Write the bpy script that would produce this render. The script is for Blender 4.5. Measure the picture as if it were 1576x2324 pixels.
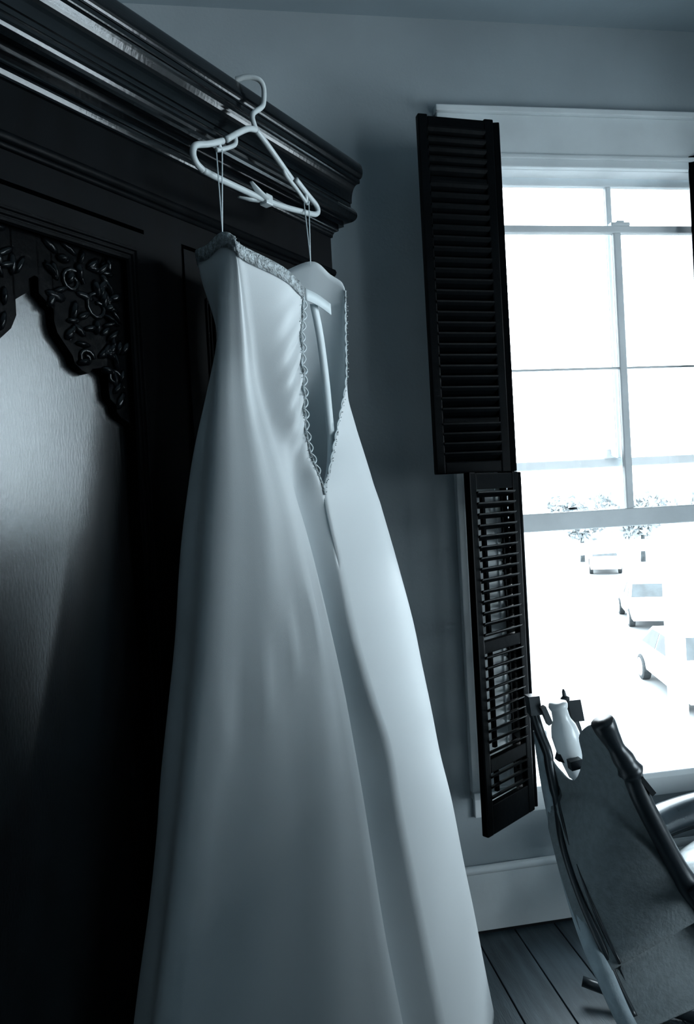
import bpy, bmesh, math, random
from mathutils import Vector, Matrix, Euler
random.seed(7)
sc = bpy.context.scene
for o in list(bpy.data.objects):
    bpy.data.objects.remove(o)
COL = sc.collection

# ------------------------------------------------------------------ camera
cam_d = bpy.data.cameras.new('camera')
cam_d.sensor_fit = 'VERTICAL'
cam_d.sensor_height = 36.0
cam_d.lens = 1640.0 / 2324.0 * 36.0
cam_d.clip_start = 0.05
cam_d.clip_end = 400
cam = bpy.data.objects.new('camera', cam_d)
COL.objects.link(cam)
YAW, ROLL, PITCH = math.radians(8.878), math.radians(3.127), math.radians(-0.813)
cam.matrix_world = (Matrix.Translation((0, 0, 1.45)) @ Matrix.Rotation(-YAW, 4, 'Z') @
                    Matrix.Rotation(math.pi / 2 + PITCH, 4, 'X') @ Matrix.Rotation(ROLL * -1, 4, 'Z'))
sc.camera = cam

# ------------------------------------------------------------------ daylight, exposure
SKY = 11.0
world = bpy.data.worlds.new('overcast_sky')
sc.world = world
world.use_nodes = True
bg = world.node_tree.nodes['Background']
bg.inputs['Color'].default_value = (0.85, 0.945, 1.0, 1)
bg.inputs['Strength'].default_value = SKY
sc.view_settings.view_transform = 'Standard'
sc.view_settings.look = 'None'
sc.view_settings.exposure = 0.28
sc.view_settings.gamma = 1.0
sc.view_settings.use_curve_mapping = False


def portal(name, loc, rot, sx, sy):
    l = bpy.data.lights.new(name, 'AREA')
    l.shape = 'RECTANGLE'
    l.size, l.size_y = sx, sy
    l.cycles.is_portal = True
    o = bpy.data.objects.new(name, l)
    o.location, o.rotation_euler = loc, rot
    COL.objects.link(o)


portal('window_daylight_portal', (1.363, 2.52, 1.52), (-math.pi / 2, 0, 0), 1.0, 2.1)
for yc, zc, wd, ht in ((-1.12, 1.52, 1.2, 2.1), (0.42, 1.52, 1.3, 2.1), (1.63, 2.20, 0.56, 0.6)):
    portal('side_window_daylight_portal', (2.62, yc, zc), (math.pi / 2, 0, math.pi / 2), wd, ht)


# ------------------------------------------------------------------ materials
def mat(name, col, rough=0.6, noise=0.0, nscale=8.0, bump=0.0, bscale=60.0, spec=0.5, coat=0.0, sheen=0.0,
        stretch=None, metal=0.0, col2=None, trans=0.0):
    m = bpy.data.materials.new(name)
    m.use_nodes = True
    nt = m.node_tree
    b = nt.nodes['Principled BSDF']
    b.inputs['Base Color'].default_value = (*col, 1)
    b.inputs['Roughness'].default_value = rough
    b.inputs['Specular IOR Level'].default_value = spec
    b.inputs['Metallic'].default_value = metal
    b.inputs['Coat Weight'].default_value = coat
    b.inputs['Coat Roughness'].default_value = 0.12
    b.inputs['Specular Tint'].default_value = (0.86, 0.95, 1.0, 1)
    if sheen:
        b.inputs['Sheen Weight'].default_value = sheen
        b.inputs['Sheen Roughness'].default_value = 0.4
    tc = nt.nodes.new('ShaderNodeTexCoord')
    src = tc.outputs['Object']
    if stretch:
        mp = nt.nodes.new('ShaderNodeMapping')
        mp.inputs['Scale'].default_value = stretch
        nt.links.new(src, mp.inputs['Vector'])
        src = mp.outputs['Vector']
    if noise or col2:
        n = nt.nodes.new('ShaderNodeTexNoise')
        n.inputs['Scale'].default_value = nscale
        n.inputs['Detail'].default_value = 6
        nt.links.new(src, n.inputs['Vector'])
        r = nt.nodes.new('ShaderNodeValToRGB')
        lo = tuple(c * (1 - noise) for c in col)
        hi = col2 if col2 else tuple(min(1, c * (1 + noise)) for c in col)
        r.color_ramp.elements[0].color = (*lo, 1)
        r.color_ramp.elements[1].color = (*hi, 1)
        r.color_ramp.elements[0].position = 0.35
        r.color_ramp.elements[1].position = 0.65
        nt.links.new(n.outputs['Fac'], r.inputs['Fac'])
        nt.links.new(r.outputs['Color'], b.inputs['Base Color'])
    if bump:
        n2 = nt.nodes.new('ShaderNodeTexNoise')
        n2.inputs['Scale'].default_value = bscale
        n2.inputs['Detail'].default_value = 5
        nt.links.new(src, n2.inputs['Vector'])
        bp = nt.nodes.new('ShaderNodeBump')
        bp.inputs['Strength'].default_value = bump
        bp.inputs['Distance'].default_value = 0.01
        nt.links.new(n2.outputs['Fac'], bp.inputs['Height'])
        nt.links.new(bp.outputs['Normal'], b.inputs['Normal'])
    if trans:
        out = nt.nodes['Material Output']
        tr = nt.nodes.new('ShaderNodeBsdfTranslucent')
        tr.inputs['Color'].default_value = (*col, 1)
        mx = nt.nodes.new('ShaderNodeMixShader')
        mx.inputs['Fac'].default_value = trans
        nt.links.new(b.outputs['BSDF'], mx.inputs[1])
        nt.links.new(tr.outputs['BSDF'], mx.inputs[2])
        nt.links.new(mx.outputs['Shader'], out.inputs['Surface'])
    return m


def glass_mat():
    m = bpy.data.materials.new('window_glass')
    m.use_nodes = True
    nt = m.node_tree
    nt.nodes.remove(nt.nodes['Principled BSDF'])
    out = nt.nodes['Material Output']
    tr = nt.nodes.new('ShaderNodeBsdfTransparent')
    gl = nt.nodes.new('ShaderNodeBsdfGlossy')
    gl.inputs['Roughness'].default_value = 0.02
    fr = nt.nodes.new('ShaderNodeFresnel')
    fr.inputs['IOR'].default_value = 1.45
    mx = nt.nodes.new('ShaderNodeMixShader')
    nt.links.new(fr.outputs['Fac'], mx.inputs['Fac'])
    nt.links.new(tr.outputs['BSDF'], mx.inputs[1])
    nt.links.new(gl.outputs['BSDF'], mx.inputs[2])
    nt.links.new(mx.outputs['Shader'], out.inputs['Surface'])
    return m


M = dict(
    wall=mat('wall_paint', (0.33, 0.39, 0.42), 0.75, 0.06, 3, 0.08, 90),
    bouncecut=mat('bounce_cutting_wall', (0.028, 0.036, 0.041), 0.5, 0.3, 5, 0.1, 20, stretch=(4, 4, 0.6)),  # unseen walls made dark to cut the bounce light on the dress
    ceiling=mat('ceiling_paint', (0.25, 0.315, 0.35), 0.8, 0.05, 3, 0.06, 60),
    trim=mat('trim_paint', (0.66, 0.73, 0.76), 0.45, 0.05, 6, 0.05, 50),
    sash=mat('sash_paint', (0.70, 0.76, 0.79), 0.45, 0.06, 8, 0.05, 50),
    floor=mat('floor_boards', (0.040, 0.058, 0.070), 0.42, 0.35, 4, 0.15, 30, stretch=(9, 1, 9)),
    gap=mat('floor_gap', (0.004, 0.005, 0.007), 0.9, 0.1),
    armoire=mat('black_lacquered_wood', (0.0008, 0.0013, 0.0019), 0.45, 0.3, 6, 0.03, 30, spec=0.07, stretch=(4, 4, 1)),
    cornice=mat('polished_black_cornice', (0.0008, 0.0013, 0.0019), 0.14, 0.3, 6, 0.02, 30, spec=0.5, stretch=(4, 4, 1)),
    carve=mat('carved_dark_wood', (0.0007, 0.0011, 0.0016), 0.35, 0.3, 12, 0.1, 60, spec=0.03),
    carveleaf=mat('carved_leaf_wood', (0.0012, 0.0018, 0.0025), 0.22, 0.3, 12, 0.05, 60, spec=0.3),
    panel=mat('polished_panel_wood', (0.0035, 0.0055, 0.007), 0.27, 0.5, 9, 0.028, 110, spec=0.95, stretch=(3, 3, 0.8)),
    shutter=mat('shutter_dark_wood', (0.0010, 0.0016, 0.0021), 0.36, 0.3, 10, 0.08, 40, spec=0.05),
    satin=mat('dress_satin', (0.70, 0.775, 0.81), 0.42, 0.0, 4, 0.05, 700, spec=0.45, sheen=0.05, trans=0.12),
    lining=mat('dress_lining', (0.56, 0.67, 0.72), 0.6, 0.04, 6, 0.04, 300, trans=0.15),
    lace=mat('beaded_lace', (0.44, 0.51, 0.54), 0.5, 0.45, 120, 0.7, 260, spec=0.4),
    plastic=mat('white_plastic', (0.42, 0.48, 0.50), 0.35, 0.04, 20, spec=0.5),
    ribbon=mat('ribbon_satin', (0.62, 0.72, 0.76), 0.4, 0.04, 20),
    chairwood=mat('chair_dark_wood', (0.010, 0.015, 0.019), 0.32, 0.3, 9, 0.06, 30, spec=0.5),
    chaircloth=mat('chair_slate_cloth', (0.15, 0.185, 0.20), 0.8, 0.10, 60, 0.25, 150, spec=0.2),
    chairedge=mat('chair_lit_edging', (0.27, 0.345, 0.385), 0.7, 0.12, 20, 0.2, 120, spec=0.3),  # paler than the cloth: window light put into the colour
    palewood=mat('pale_glazed_wood', (0.60, 0.67, 0.70), 0.25, 0.10, 9, spec=0.6),
    railwood=mat('settee_rail_wood', (0.016, 0.024, 0.030), 0.22, 0.3, 9, spec=0.45),
    cushion=mat('white_cushion', (0.62, 0.69, 0.72), 0.22, 0.25, 14, 0.7, 12, spec=0.7),
    metal=mat('dark_metal', (0.02, 0.026, 0.03), 0.35, 0.1, 20, metal=0.7),
    ground=mat('pale_asphalt', (0.17, 0.185, 0.19), 0.9, 0.04, 0.6),
    carpaint=mat('white_car_paint', (0.72, 0.75, 0.77), 0.3, 0.03, 2, coat=0.4),
    carpaint2=mat('silver_car_paint', (0.42, 0.46, 0.48), 0.3, 0.03, 2, coat=0.4),
    carglass=mat('car_glass', (0.030, 0.038, 0.042), 0.5, 0.2, 3, spec=0.25),
    tyre=mat('tyre_rubber', (0.02, 0.024, 0.026), 0.8, 0.1, 10),
    chrome=mat('hubcap_metal', (0.7, 0.73, 0.75), 0.3, 0.05, 10, metal=0.4),
    lamp=mat('car_lamp_lens', (0.35, 0.38, 0.40), 0.3, 0.1, 10),
    leaf=mat('tree_leaves', (0.20, 0.225, 0.235), 0.7, 0.35, 2),
    bark=mat('tree_bark', (0.06, 0.07, 0.075), 0.9, 0.3, 5),
    porch=mat('porch_white_paint', (0.72, 0.76, 0.78), 0.5, 0.04, 5),
)
GLASS = glass_mat()

# ------------------------------------------------------------------ mesh helpers
ORG = {}


def mesh_obj(name, verts, faces, m, parent=None, smooth=False, local=False):
    org = Vector((0, 0, 0))
    if parent is not None and not local:
        org = ORG.get(parent.name, Vector((0, 0, 0)))
    me = bpy.data.meshes.new(name)
    me.from_pydata([tuple(Vector(v) - org) for v in verts], [], faces)
    bm = bmesh.new()
    bm.from_mesh(me)
    bmesh.ops.recalc_face_normals(bm, faces=bm.faces)
    bm.to_mesh(me)
    bm.free()
    if smooth:
        me.polygons.foreach_set('use_smooth', [True] * len(me.polygons))
    me.materials.append(m)
    me.update()
    o = bpy.data.objects.new(name, me)
    COL.objects.link(o)
    if parent is not None:
        o.parent = parent
        ORG[o.name] = org
    return o


def tag(o, label=None, cat=None, group=None, kind=None):
    for k, v in (('label', label), ('category', cat), ('group', group), ('kind', kind)):
        if v:
            o[k] = v
    return o


def thing(name, label, cat, loc=(0, 0, 0), rotz=0.0, group=None):
    o = bpy.data.objects.new(name, None)
    o.empty_display_size = 0.1
    o.location = loc
    o.rotation_euler = (0, 0, rotz)
    COL.objects.link(o)
    ORG[o.name] = Vector(loc)
    return tag(o, label, cat, group)


class MB:
    def __init__(s):
        s.v, s.f = [], []

    def add(s, v, f):
        k = len(s.v)
        s.v += [Vector(p) for p in v]
        s.f += [tuple(i + k for i in q) for q in f]
        return s

    def box(s, x0, x1, y0, y1, z0, z1, bev=0.0):
        if bev <= 0:
            v = [(x, y, z) for z in (z0, z1) for y in (y0, y1) for x in (x0, x1)]
            f = [(0, 1, 3, 2), (4, 6, 7, 5), (0, 4, 5, 1), (2, 3, 7, 6), (0, 2, 6, 4), (1, 5, 7, 3)]
            return s.add(v, f)
        b = min(bev, (x1 - x0) / 3, (y1 - y0) / 3, (z1 - z0) / 3)
        bm = bmesh.new()
        bmesh.ops.create_cube(bm, size=1)
        for vv in bm.verts:
            vv.co = Vector(((x0 + x1) / 2 + vv.co.x * (x1 - x0), (y0 + y1) / 2 + vv.co.y * (y1 - y0), (z0 + z1) / 2 + vv.co.z * (z1 - z0)))
        bmesh.ops.bevel(bm, geom=bm.edges[:], offset=b, segments=2, affect='EDGES', profile=0.6)
        bm.verts.ensure_lookup_table()
        v = [p.co.copy() for p in bm.verts]
        f = [[p.index for p in q.verts] for q in bm.faces]
        bm.free()
        return s.add(v, f)

    def obox(s, c, ax, ay, az, hx, hy, hz):
        c, ax, ay, az = Vector(c), Vector(ax).normalized(), Vector(ay).normalized(), Vector(az).normalized()
        v = [c + ax * sx * hx + ay * sy * hy + az * sz * hz for sz in (-1, 1) for sy in (-1, 1) for sx in (-1, 1)]
        f = [(0, 1, 3, 2), (4, 6, 7, 5), (0, 4, 5, 1), (2, 3, 7, 6), (0, 2, 6, 4), (1, 5, 7, 3)]
        return s.add(v, f)

    def tube(s, path, r, seg=10, cap=True, closed=False, flat=1.0, up=None):
        P_ = [Vector(p) for p in path]
        n = len(P_)
        rr = r if isinstance(r, (list, tuple)) else [r] * n
        tans = []
        for i in range(n):
            if closed:
                t = P_[(i + 1) % n] - P_[i - 1]
            else:
                t = P_[min(i + 1, n - 1)] - P_[max(i - 1, 0)]
            tans.append(t.normalized())
        nrm = Vector(up) if up else (Vector((0, 0, 1)) if abs(tans[0].z) < 0.9 else Vector((1, 0, 0)))
        V, F = [], []
        for i in range(n):
            t = tans[i]
            nrm = (nrm - t * nrm.dot(t)).normalized()
            bn = t.cross(nrm)
            for k in range(seg):
                a = 2 * math.pi * k / seg
                V.append(P_[i] + (nrm * math.cos(a) * flat + bn * math.sin(a)) * rr[i])
        m = n if closed else n - 1
        for i in range(m):
            j = (i + 1) % n
            for k in range(seg):
                l = (k + 1) % seg
                F.append((i * seg + k, i * seg + l, j * seg + l, j * seg + k))
        if cap and not closed:
            F.append(tuple(range(seg)))
            F.append(tuple((n - 1) * seg + k for k in range(seg)))
        return s.add(V, F)

    def lathe(s, p0, p1, prof, seg=16):
        p0, p1 = Vector(p0), Vector(p1)
        return s.tube([p0.lerp(p1, t) for t, r in prof], [r for t, r in prof], seg)

    def prism(s, poly, fn, a, b):
        """poly 2-D outline, fn(p, h) -> 3-D, between heights a and b"""
        n = len(poly)
        V = [fn(p, a) for p in poly] + [fn(p, b) for p in poly]
        F = [(i, (i + 1) % n, n + (i + 1) % n, n + i) for i in range(n)] + [tuple(range(n)), tuple(range(n, 2 * n))]
        return s.add(V, F)

    def blob(s, c, ax, ay, az, seg=10, rings=6):
        c, ax, ay, az = Vector(c), Vector(ax), Vector(ay), Vector(az)
        V, F = [], []
        for i in range(rings + 1):
            th = math.pi * i / rings
            for k in range(seg):
                ph = 2 * math.pi * k / seg
                V.append(c + ax * math.sin(th) * math.cos(ph) + ay * math.sin(th) * math.sin(ph) + az * math.cos(th))
        for i in range(rings):
            for k in range(seg):
                l = (k + 1) % seg
                F.append((i * seg + k, i * seg + l, (i + 1) * seg + l, (i + 1) * seg + k))
        return s.add(V, F)

    def build(s, name, m, parent=None, smooth=False, local=False):
        return mesh_obj(name, s.v, s.f, m, parent, smooth, local)


def cr(pts, sub):
    """Catmull-Rom through points (tuples of any length)"""
    out = []
    n = len(pts)
    for i in range(n - 1):
        p0, p1, p2, p3 = pts[max(i - 1, 0)], pts[i], pts[i + 1], pts[min(i + 2, n - 1)]
        for k in range(sub):
            t = k / sub
            out.append(tuple(0.5 * (2 * b + (c - a) * t + (2 * a - 5 * b + 4 * c - e) * t * t + (3 * b - a - 3 * c + e) * t ** 3)
                             for a, b, c, e in zip(p0, p1, p2, p3)))
    out.append(tuple(pts[-1]))
    return out


def interp(x, xs, ys):
    """linear with linear extrapolation; xs ascending"""
    if x <= xs[0]:
        i = 0
    elif x >= xs[-1]:
        i = len(xs) - 2
    else:
        i = max(k for k in range(len(xs) - 1) if xs[k] <= x)
    t = (x - xs[i]) / (xs[i + 1] - xs[i])
    return ys[i] + (ys[i + 1] - ys[i]) * t


# ------------------------------------------------------------------ the room
WY, CZ = 2.298, 3.01           # window wall, ceiling
XL, XR, YF = -1.45, 2.40, -4.6
OX0, OX1, OZ0, OZ1 = 0.87, 1.856, 0.47, 2.59


def struct(o):
    o['kind'] = 'structure'
    return o


b = MB()
b.box(XL - 0.2, OX0, WY, WY + 0.2, -0.1, CZ + 0.1).box(OX1, XR + 0.2, WY, WY + 0.2, -0.1, CZ + 0.1)
b.box(OX0, OX1, WY, WY + 0.2, -0.1, OZ0 - 0.03).box(OX0, OX1, WY, WY + 0.2, OZ1, CZ + 0.1)
struct(b.build('wall_back', M['wall']))
b = MB().box(XL - 0.2, XL, YF - 0.2, WY, -0.1, CZ + 0.1)
struct(b.build('wall_left', M['bouncecut']))
SW = (0.42, 1.63, -1.12)       # centres of the side windows; the last two are added for light
b = MB()
ys = [YF - 0.2, SW[2] - 0.57, SW[2] + 0.57, SW[0] - 0.62, SW[0] + 0.62, SW[1] - 0.28, SW[1] + 0.28, WY]
for k in (0, 2, 4, 6):
    b.box(XR, XR + 0.2, ys[k], ys[k + 1], -0.1, CZ + 0.1)
for k in (1, 3, 5):
    z0_, z1_ = ((0.44, 2.59), (0.44, 2.59), (1.92, 2.48))[k // 2]
    b.box(XR, XR + 0.2, ys[k], ys[k + 1], -0.1, z0_).box(XR, XR + 0.2, ys[k], ys[k + 1], z1_, CZ + 0.1)
struct(b.build('wall_right', M['wall']))
b = MB().box(XL, XR, YF - 0.2, YF, -0.1, CZ + 0.1)
struct(b.build('wall_front', M['bouncecut']))
b = MB().box(XL, XR, YF, WY, CZ, CZ + 0.1)
struct(b.build('ceiling', M['ceiling']))
floor = struct(MB().box(XL, XR, YF, WY, -0.1, -0.012).build('floor', M['gap']))
PW = 0.1385
k0 = math.floor((XL - 0.706) / PW)
plank_mesh = None
k = k0
while 0.706 + k * PW < XR - 0.02:
    x0 = max(0.706 + k * PW, XL)
    x1 = min(0.706 + (k + 1) * PW, XR)
    if x1 - x0 > 0.03:
        o = MB().box(x0 + 0.0022, x1 - 0.0022, YF, WY, -0.012, 0.0, 0.002).build('floor_plank', M['floor'], floor)
    k += 1
# baseboards
b = MB().box(XL, XR, WY - 0.022, WY, 0.012, 0.205, 0.003)
bb = struct(b.build('baseboard_back', M['trim']))
b = MB().tube([(XL, WY - 0.014, 0.212), (XR, WY - 0.014, 0.212)], 0.014, 10)
b.build('baseboard_cap', M['trim'], bb, True)
MB().box(XL, XR, WY - 0.016, WY, 0.0, 0.012).build('shadow_gap', M['gap'], bb)
struct(MB().box(XL, XL + 0.022, YF, WY - 0.03, 0.0, 0.22, 0.004).build('baseboard_left', M['trim']))
struct(MB().box(XR - 0.022, XR, YF, WY - 0.03, 0.0, 0.22, 0.004).build('baseboard_right', M['trim']))
struct(MB().box(XL + 0.03, XR - 0.03, YF, YF + 0.022, 0.0, 0.22, 0.004).build('baseboard_front', M['trim']))


# ------------------------------------------------------------------ windows
def sash(root, name, x0, x1, y0, y1, z0, z1, st, top, bot, mv, mh, place):
    """place(x, y, z) maps window coordinates to the room"""
    def bx(bb_, *a):
        t = MB().box(*a, bev=0.004)
        bb_.add([place(p) for p in t.v], t.f)
    b_ = MB()
    bx(b_, x0, x0 + st, y0, y1, z0, z1)
    bx(b_, x1 - st, x1, y0, y1, z0, z1)
    bx(b_, x0 + st, x1 - st, y0, y1, z1 - top, z1)
    bx(b_, x0 + st, x1 - st, y0, y1, z0, z0 + bot)
    s_ = b_.build(name, M['sash'], root)
    xm = (x0 + x1) / 2
    ym = (y0 + y1) / 2
    b_ = MB()
    bx(b_, xm - mv / 2, xm + mv / 2, y0 + 0.002, y1 - 0.002, z0 + bot, z1 - top)
    b_.build('muntin', M['sash'], s_)
    zs = [z0 + bot, z1 - top]
    if mh:
        zm = (z0 + bot + z1 - top) / 2 + 0.012
        b_ = MB()
        for xa, xb in ((x0 + st, xm - mv / 2), (xm + mv / 2, x1 - st)):
            bx(b_, xa, xb, y0 + 0.008, y1 - 0.008, zm - mh / 2, zm + mh / 2)
        b_.build('muntin', M['sash'], s_)
        zs = [zs[0], zm, zs[1]]
    for i in range(len(zs) - 1):
        for xa, xb in ((x0 + st, xm - mv / 2), (xm + mv / 2, x1 - st)):
            b_ = MB()
            bx(b_, xa, xb, ym - 0.0015, ym + 0.0015, zs[i], zs[i + 1])
            b_.build('pane', GLASS, s_)
    return s_


def make_window(name, place0, stool_out, half=0.493):
    # x is measured from the centre; a narrow window keeps its casing width
    def place(p):
        dx_ = half - 0.493
        x = p[0] + (dx_ if p[0] > 0.45 else -dx_ if p[0] < -0.45 else p[0] * dx_ / 0.45)
        return place0((x, p[1], p[2]))

    root = bpy.data.objects.new(name, None)
    COL.objects.link(root)
    root['kind'] = 'structure'

    def part(nm, m, *boxes):
        b_ = MB()
        for a in boxes:
            t = MB().box(*a, bev=0.004)
            b_.add([place(p) for p in t.v], t.f)
        return b_.build(nm, m, root)
    T = M['trim']
    part('side_casing', T, (-0.643, -0.493, -0.02, 0.0, 0.45, 2.525), (-0.643, -0.618, -0.032, -0.02, 0.45, 2.525), (-0.513, -0.493, -0.028, -0.02, 0.45, 2.525))
    part('side_casing', T, (0.493, 0.643, -0.02, 0.0, 0.45, 2.525), (0.618, 0.643, -0.032, -0.02, 0.45, 2.525), (0.493, 0.513, -0.028, -0.02, 0.45, 2.525))
    part('head_casing', T, (-0.643, 0.643, -0.022, 0.0, 2.525, 2.695))
    part('head_cap', T, (-0.648, 0.648, -0.036, 0.0, 2.695, 2.715))
    part('head_bead', T, (-0.493, 0.493, -0.034, -0.022, 2.548, 2.562))
    part('head_jamb', M['sash'], (-0.493, 0.493, 0.0, 0.062, 2.525, 2.59))
    part('side_jamb', M['sash'], (-0.493, -0.475, 0.0, 0.2, 0.47, 2.59))
    part('side_jamb', M['sash'], (0.475, 0.493, 0.0, 0.2, 0.47, 2.59))
    part('sill', M['sash'], (-0.493, 0.493, 0.0, 0.24, 0.44, 0.475))
    part('stool', T, (-0.643, 0.643, -stool_out, 0.0, 0.455, 0.478))
    part('apron', T, (-0.635, 0.635, -0.02, 0.0, 0.386, 0.455))
    up = sash(root, 'upper_sash', -0.475, 0.475, 0.075, 0.105, 1.522, 2.548, 0.05, 0.042, 0.03, 0.020, 0.0, place)
    lo = sash(root, 'lower_sash', -0.475, 0.475, 0.03, 0.06, 1.312, 2.352, 0.05, 0.024, 0.062, 0.028, 0.007, place)
    b_ = MB()
    t = MB().blob((-0.22, 0.022, 1.385), (0.018, 0, 0), (0, 0.012, 0), (0, 0, 0.005))
    b_.add([place(p) for p in t.v], t.f)
    b_.build('sash_lift', M['metal'], lo, True)
    b_ = MB()
    t = MB().box(-0.02, 0.05, 0.032, 0.058, 2.352, 2.366, 0.004)
    b_.add([place(p) for p in t.v], t.f)
    t = MB().box(0.005, 0.032, 0.038, 0.05, 2.366, 2.374, 0.003)
    b_.add([place(p) for p in t.v], t.f)
    b_.build('sash_lock', M['sash'], lo)
    b_ = MB()
    t = MB().lathe((-0.04, 0.09, 1.55), (-0.04, 0.09, 1.585), [(0, 0.03), (0.2, 0.02), (0.4, 0.01), (1, 0.008)], 10)
    b_.add([place(p) for p in t.v], t.f)
    b_.build('sash_catch', M['sash'], up, True)
    return root


make_window('window_1', lambda p: Vector((1.363 + p[0], WY + p[1], p[2])), 0.045)
make_window('window_2', lambda p: Vector((XR + p[1], SW[0] - p[0], p[2])), 0.045, 0.62)
make_window('fill_window', lambda p: Vector((XR + p[1], SW[2] - p[0], p[2])), 0.045, 0.57)  # unseen window added to brighten the lower wall and baseboard
# small high window, unseen, added and sized for the cornice highlight
hw = bpy.data.objects.new('highlight_window', None)
COL.objects.link(hw)
struct(hw)
ya, yb = SW[1] - 0.28, SW[1] + 0.28
for nm, bxs in (('casing', ((ya - 0.09, ya, 1.83, 2.57), (yb, yb + 0.09, 1.83, 2.57), (ya, yb, 2.48, 2.57), (ya, yb, 1.83, 1.92))),):
    for a in bxs:
        MB().box(XR - 0.02, XR, *a, bev=0.004).build(nm, M['trim'], hw)
for a in ((ya, ya + 0.04, 1.92, 2.48), (yb - 0.04, yb, 1.92, 2.48), (ya + 0.04, yb - 0.04, 2.44, 2.48), (ya + 0.04, yb - 0.04, 1.92, 1.96)):
    MB().box(XR + 0.03, XR + 0.06, *a, bev=0.004).build('frame_bar', M['sash'], hw)
MB().box(XR + 0.044, XR + 0.047, ya + 0.04, yb - 0.04, 1.96, 2.44).build('pane', GLASS, hw)


# ------------------------------------------------------------------ shutters
def shutter(label, pa, pb, z0, z1, tilt, rails, group):
    """leaf from point pa to point pb (plan view); local x runs along the leaf, local -y faces the room"""
    ax, ay = pa
    bx_, by_ = pb
    L = math.hypot(bx_ - ax, by_ - ay)
    ang = math.atan2(by_ - ay, bx_ - ax)
    r = thing('louvered_shutter', label, 'shutter', (ax, ay, z0), ang, group)
    H = z1 - z0
    th = 0.011
    st = 0.030
    m = M['shutter']
    for xa in (0.0, L - st):
        MB().box(xa, xa + st, -th, th, 0, H, 0.004).build('stile', m, r, local=True)
    for a, c in rails:
        MB().box(st, L - st, -th * 0.9, th * 0.9, a, c, 0.003).build('rail', m, r, local=True)
    sl = None
    rs = sorted(rails)
    for i in range(len(rs) - 1):
        za, zb = rs[i][1], rs[i + 1][0]
        n = max(1, round((zb - za) / 0.0315))
        pitch = (zb - za) / n
        for k in range(n):
            zc = za + pitch * (k + 0.5)
            if sl is None:
                prof = [(math.cos(t) * 0.0205, math.sin(t) * 0.0042) for t in [j * 2 * math.pi / 10 for j in range(10)]]
                c_, s_ = math.cos(tilt), math.sin(tilt)
                b_ = MB().prism(prof, lambda p, h: (h, p[0] * c_ + p[1] * s_, -p[0] * s_ + p[1] * c_), st - 0.002, L - st + 0.002)
                sl = b_.build('slat', m, r, local=True)
                sl.location = (0, 0, zc)
            else:
                o = sl.copy()
                COL.objects.link(o)
                o.parent = r
                o.location = (0, 0, zc + random.uniform(-0.0006, 0.0006))
                o.rotation_euler = (random.uniform(-0.03, 0.03), 0, 0)
        rod_x = L * 0.42
        MB().box(rod_x - 0.006, rod_x + 0.006, 0.019, 0.030, za + 0.01, zb - 0.01).build('tilt_rod', m, r, local=True)
    return r


R_UP = [(0.0, 0.035), (0.150, 0.165), (0.86, 0.875), (1.020, 1.050)]
R_LO = [(0.0, 0.085), (0.175, 0.215), (0.515, 0.550), (0.985, 1.031)]
g = 'interior louvered window shutters'
shutter('dark upper shutter leaf facing the room left of the window', (0.592, 2.064), (0.831, 2.088), 1.515, 2.57, math.radians(43), R_UP, g)
shutter('dark upper shutter leaf seen edge-on against the bright glass, behind the leaf facing the room', (0.846, 2.092), (0.876, 2.292), 1.515, 2.57, math.radians(43), R_UP, g)
shutter('dark lower shutter leaf with open slats hanging beside the window sill', (0.650, 1.954), (0.850, 2.093), 0.48, 1.514, math.radians(26), R_LO, g)
shutter('dark lower shutter leaf seen edge-on at the left window jamb', (0.861, 2.098), (0.878, 2.288), 0.482, 1.513, math.radians(26), R_LO, g)
shutter('dark shutter leaf at the right edge of the picture, covering the window side', (1.612, 2.285), (1.82, 2.160), 1.515, 2.57, math.radians(43), R_UP, g)

# ------------------------------------------------------------------ armoire (stands across the corner)
UD = Vector((0.673125, 0.739528, 0))       # along the front, to the right and away
ND = Vector((0.739528, -0.673125, 0))      # out of the front


def A3(u, D, z):
    return UD * u + ND * D + Vector((0, 0, z))


U_R, U_C = 1.579, 0.64
U_L = 2 * U_C - U_R
DB = -1.0466
arm = thing('armoire', 'tall black carved wooden armoire with moulded cornice behind the dress', 'armoire', tuple(A3(U_C, DB, 0)))
AM = M['armoire']


def abox(bb_, u0, u1, d0, d1, z0, z1, bev=0.0):
    t = MB().box(u0, u1, d0, d1, z0, z1, bev)
    return bb_.add([A3(*p) for p in t.v], t.f)


PANEL_U0, PANEL_U1 = 2 * U_C - 0.900, 0.900
SIDE_U0, SIDE_U1 = 1.02, 1.50
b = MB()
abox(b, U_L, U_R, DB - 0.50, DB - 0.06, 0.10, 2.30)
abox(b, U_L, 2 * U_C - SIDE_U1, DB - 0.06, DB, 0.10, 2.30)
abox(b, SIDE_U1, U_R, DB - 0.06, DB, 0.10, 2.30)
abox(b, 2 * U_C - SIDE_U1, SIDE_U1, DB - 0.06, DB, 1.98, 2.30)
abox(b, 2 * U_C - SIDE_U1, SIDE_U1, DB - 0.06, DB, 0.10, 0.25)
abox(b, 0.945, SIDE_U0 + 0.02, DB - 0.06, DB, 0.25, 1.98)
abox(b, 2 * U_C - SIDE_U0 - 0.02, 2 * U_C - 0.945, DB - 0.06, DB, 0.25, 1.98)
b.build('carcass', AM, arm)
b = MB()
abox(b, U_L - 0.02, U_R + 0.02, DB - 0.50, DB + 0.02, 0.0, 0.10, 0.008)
b.build('plinth', AM, arm)
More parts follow.
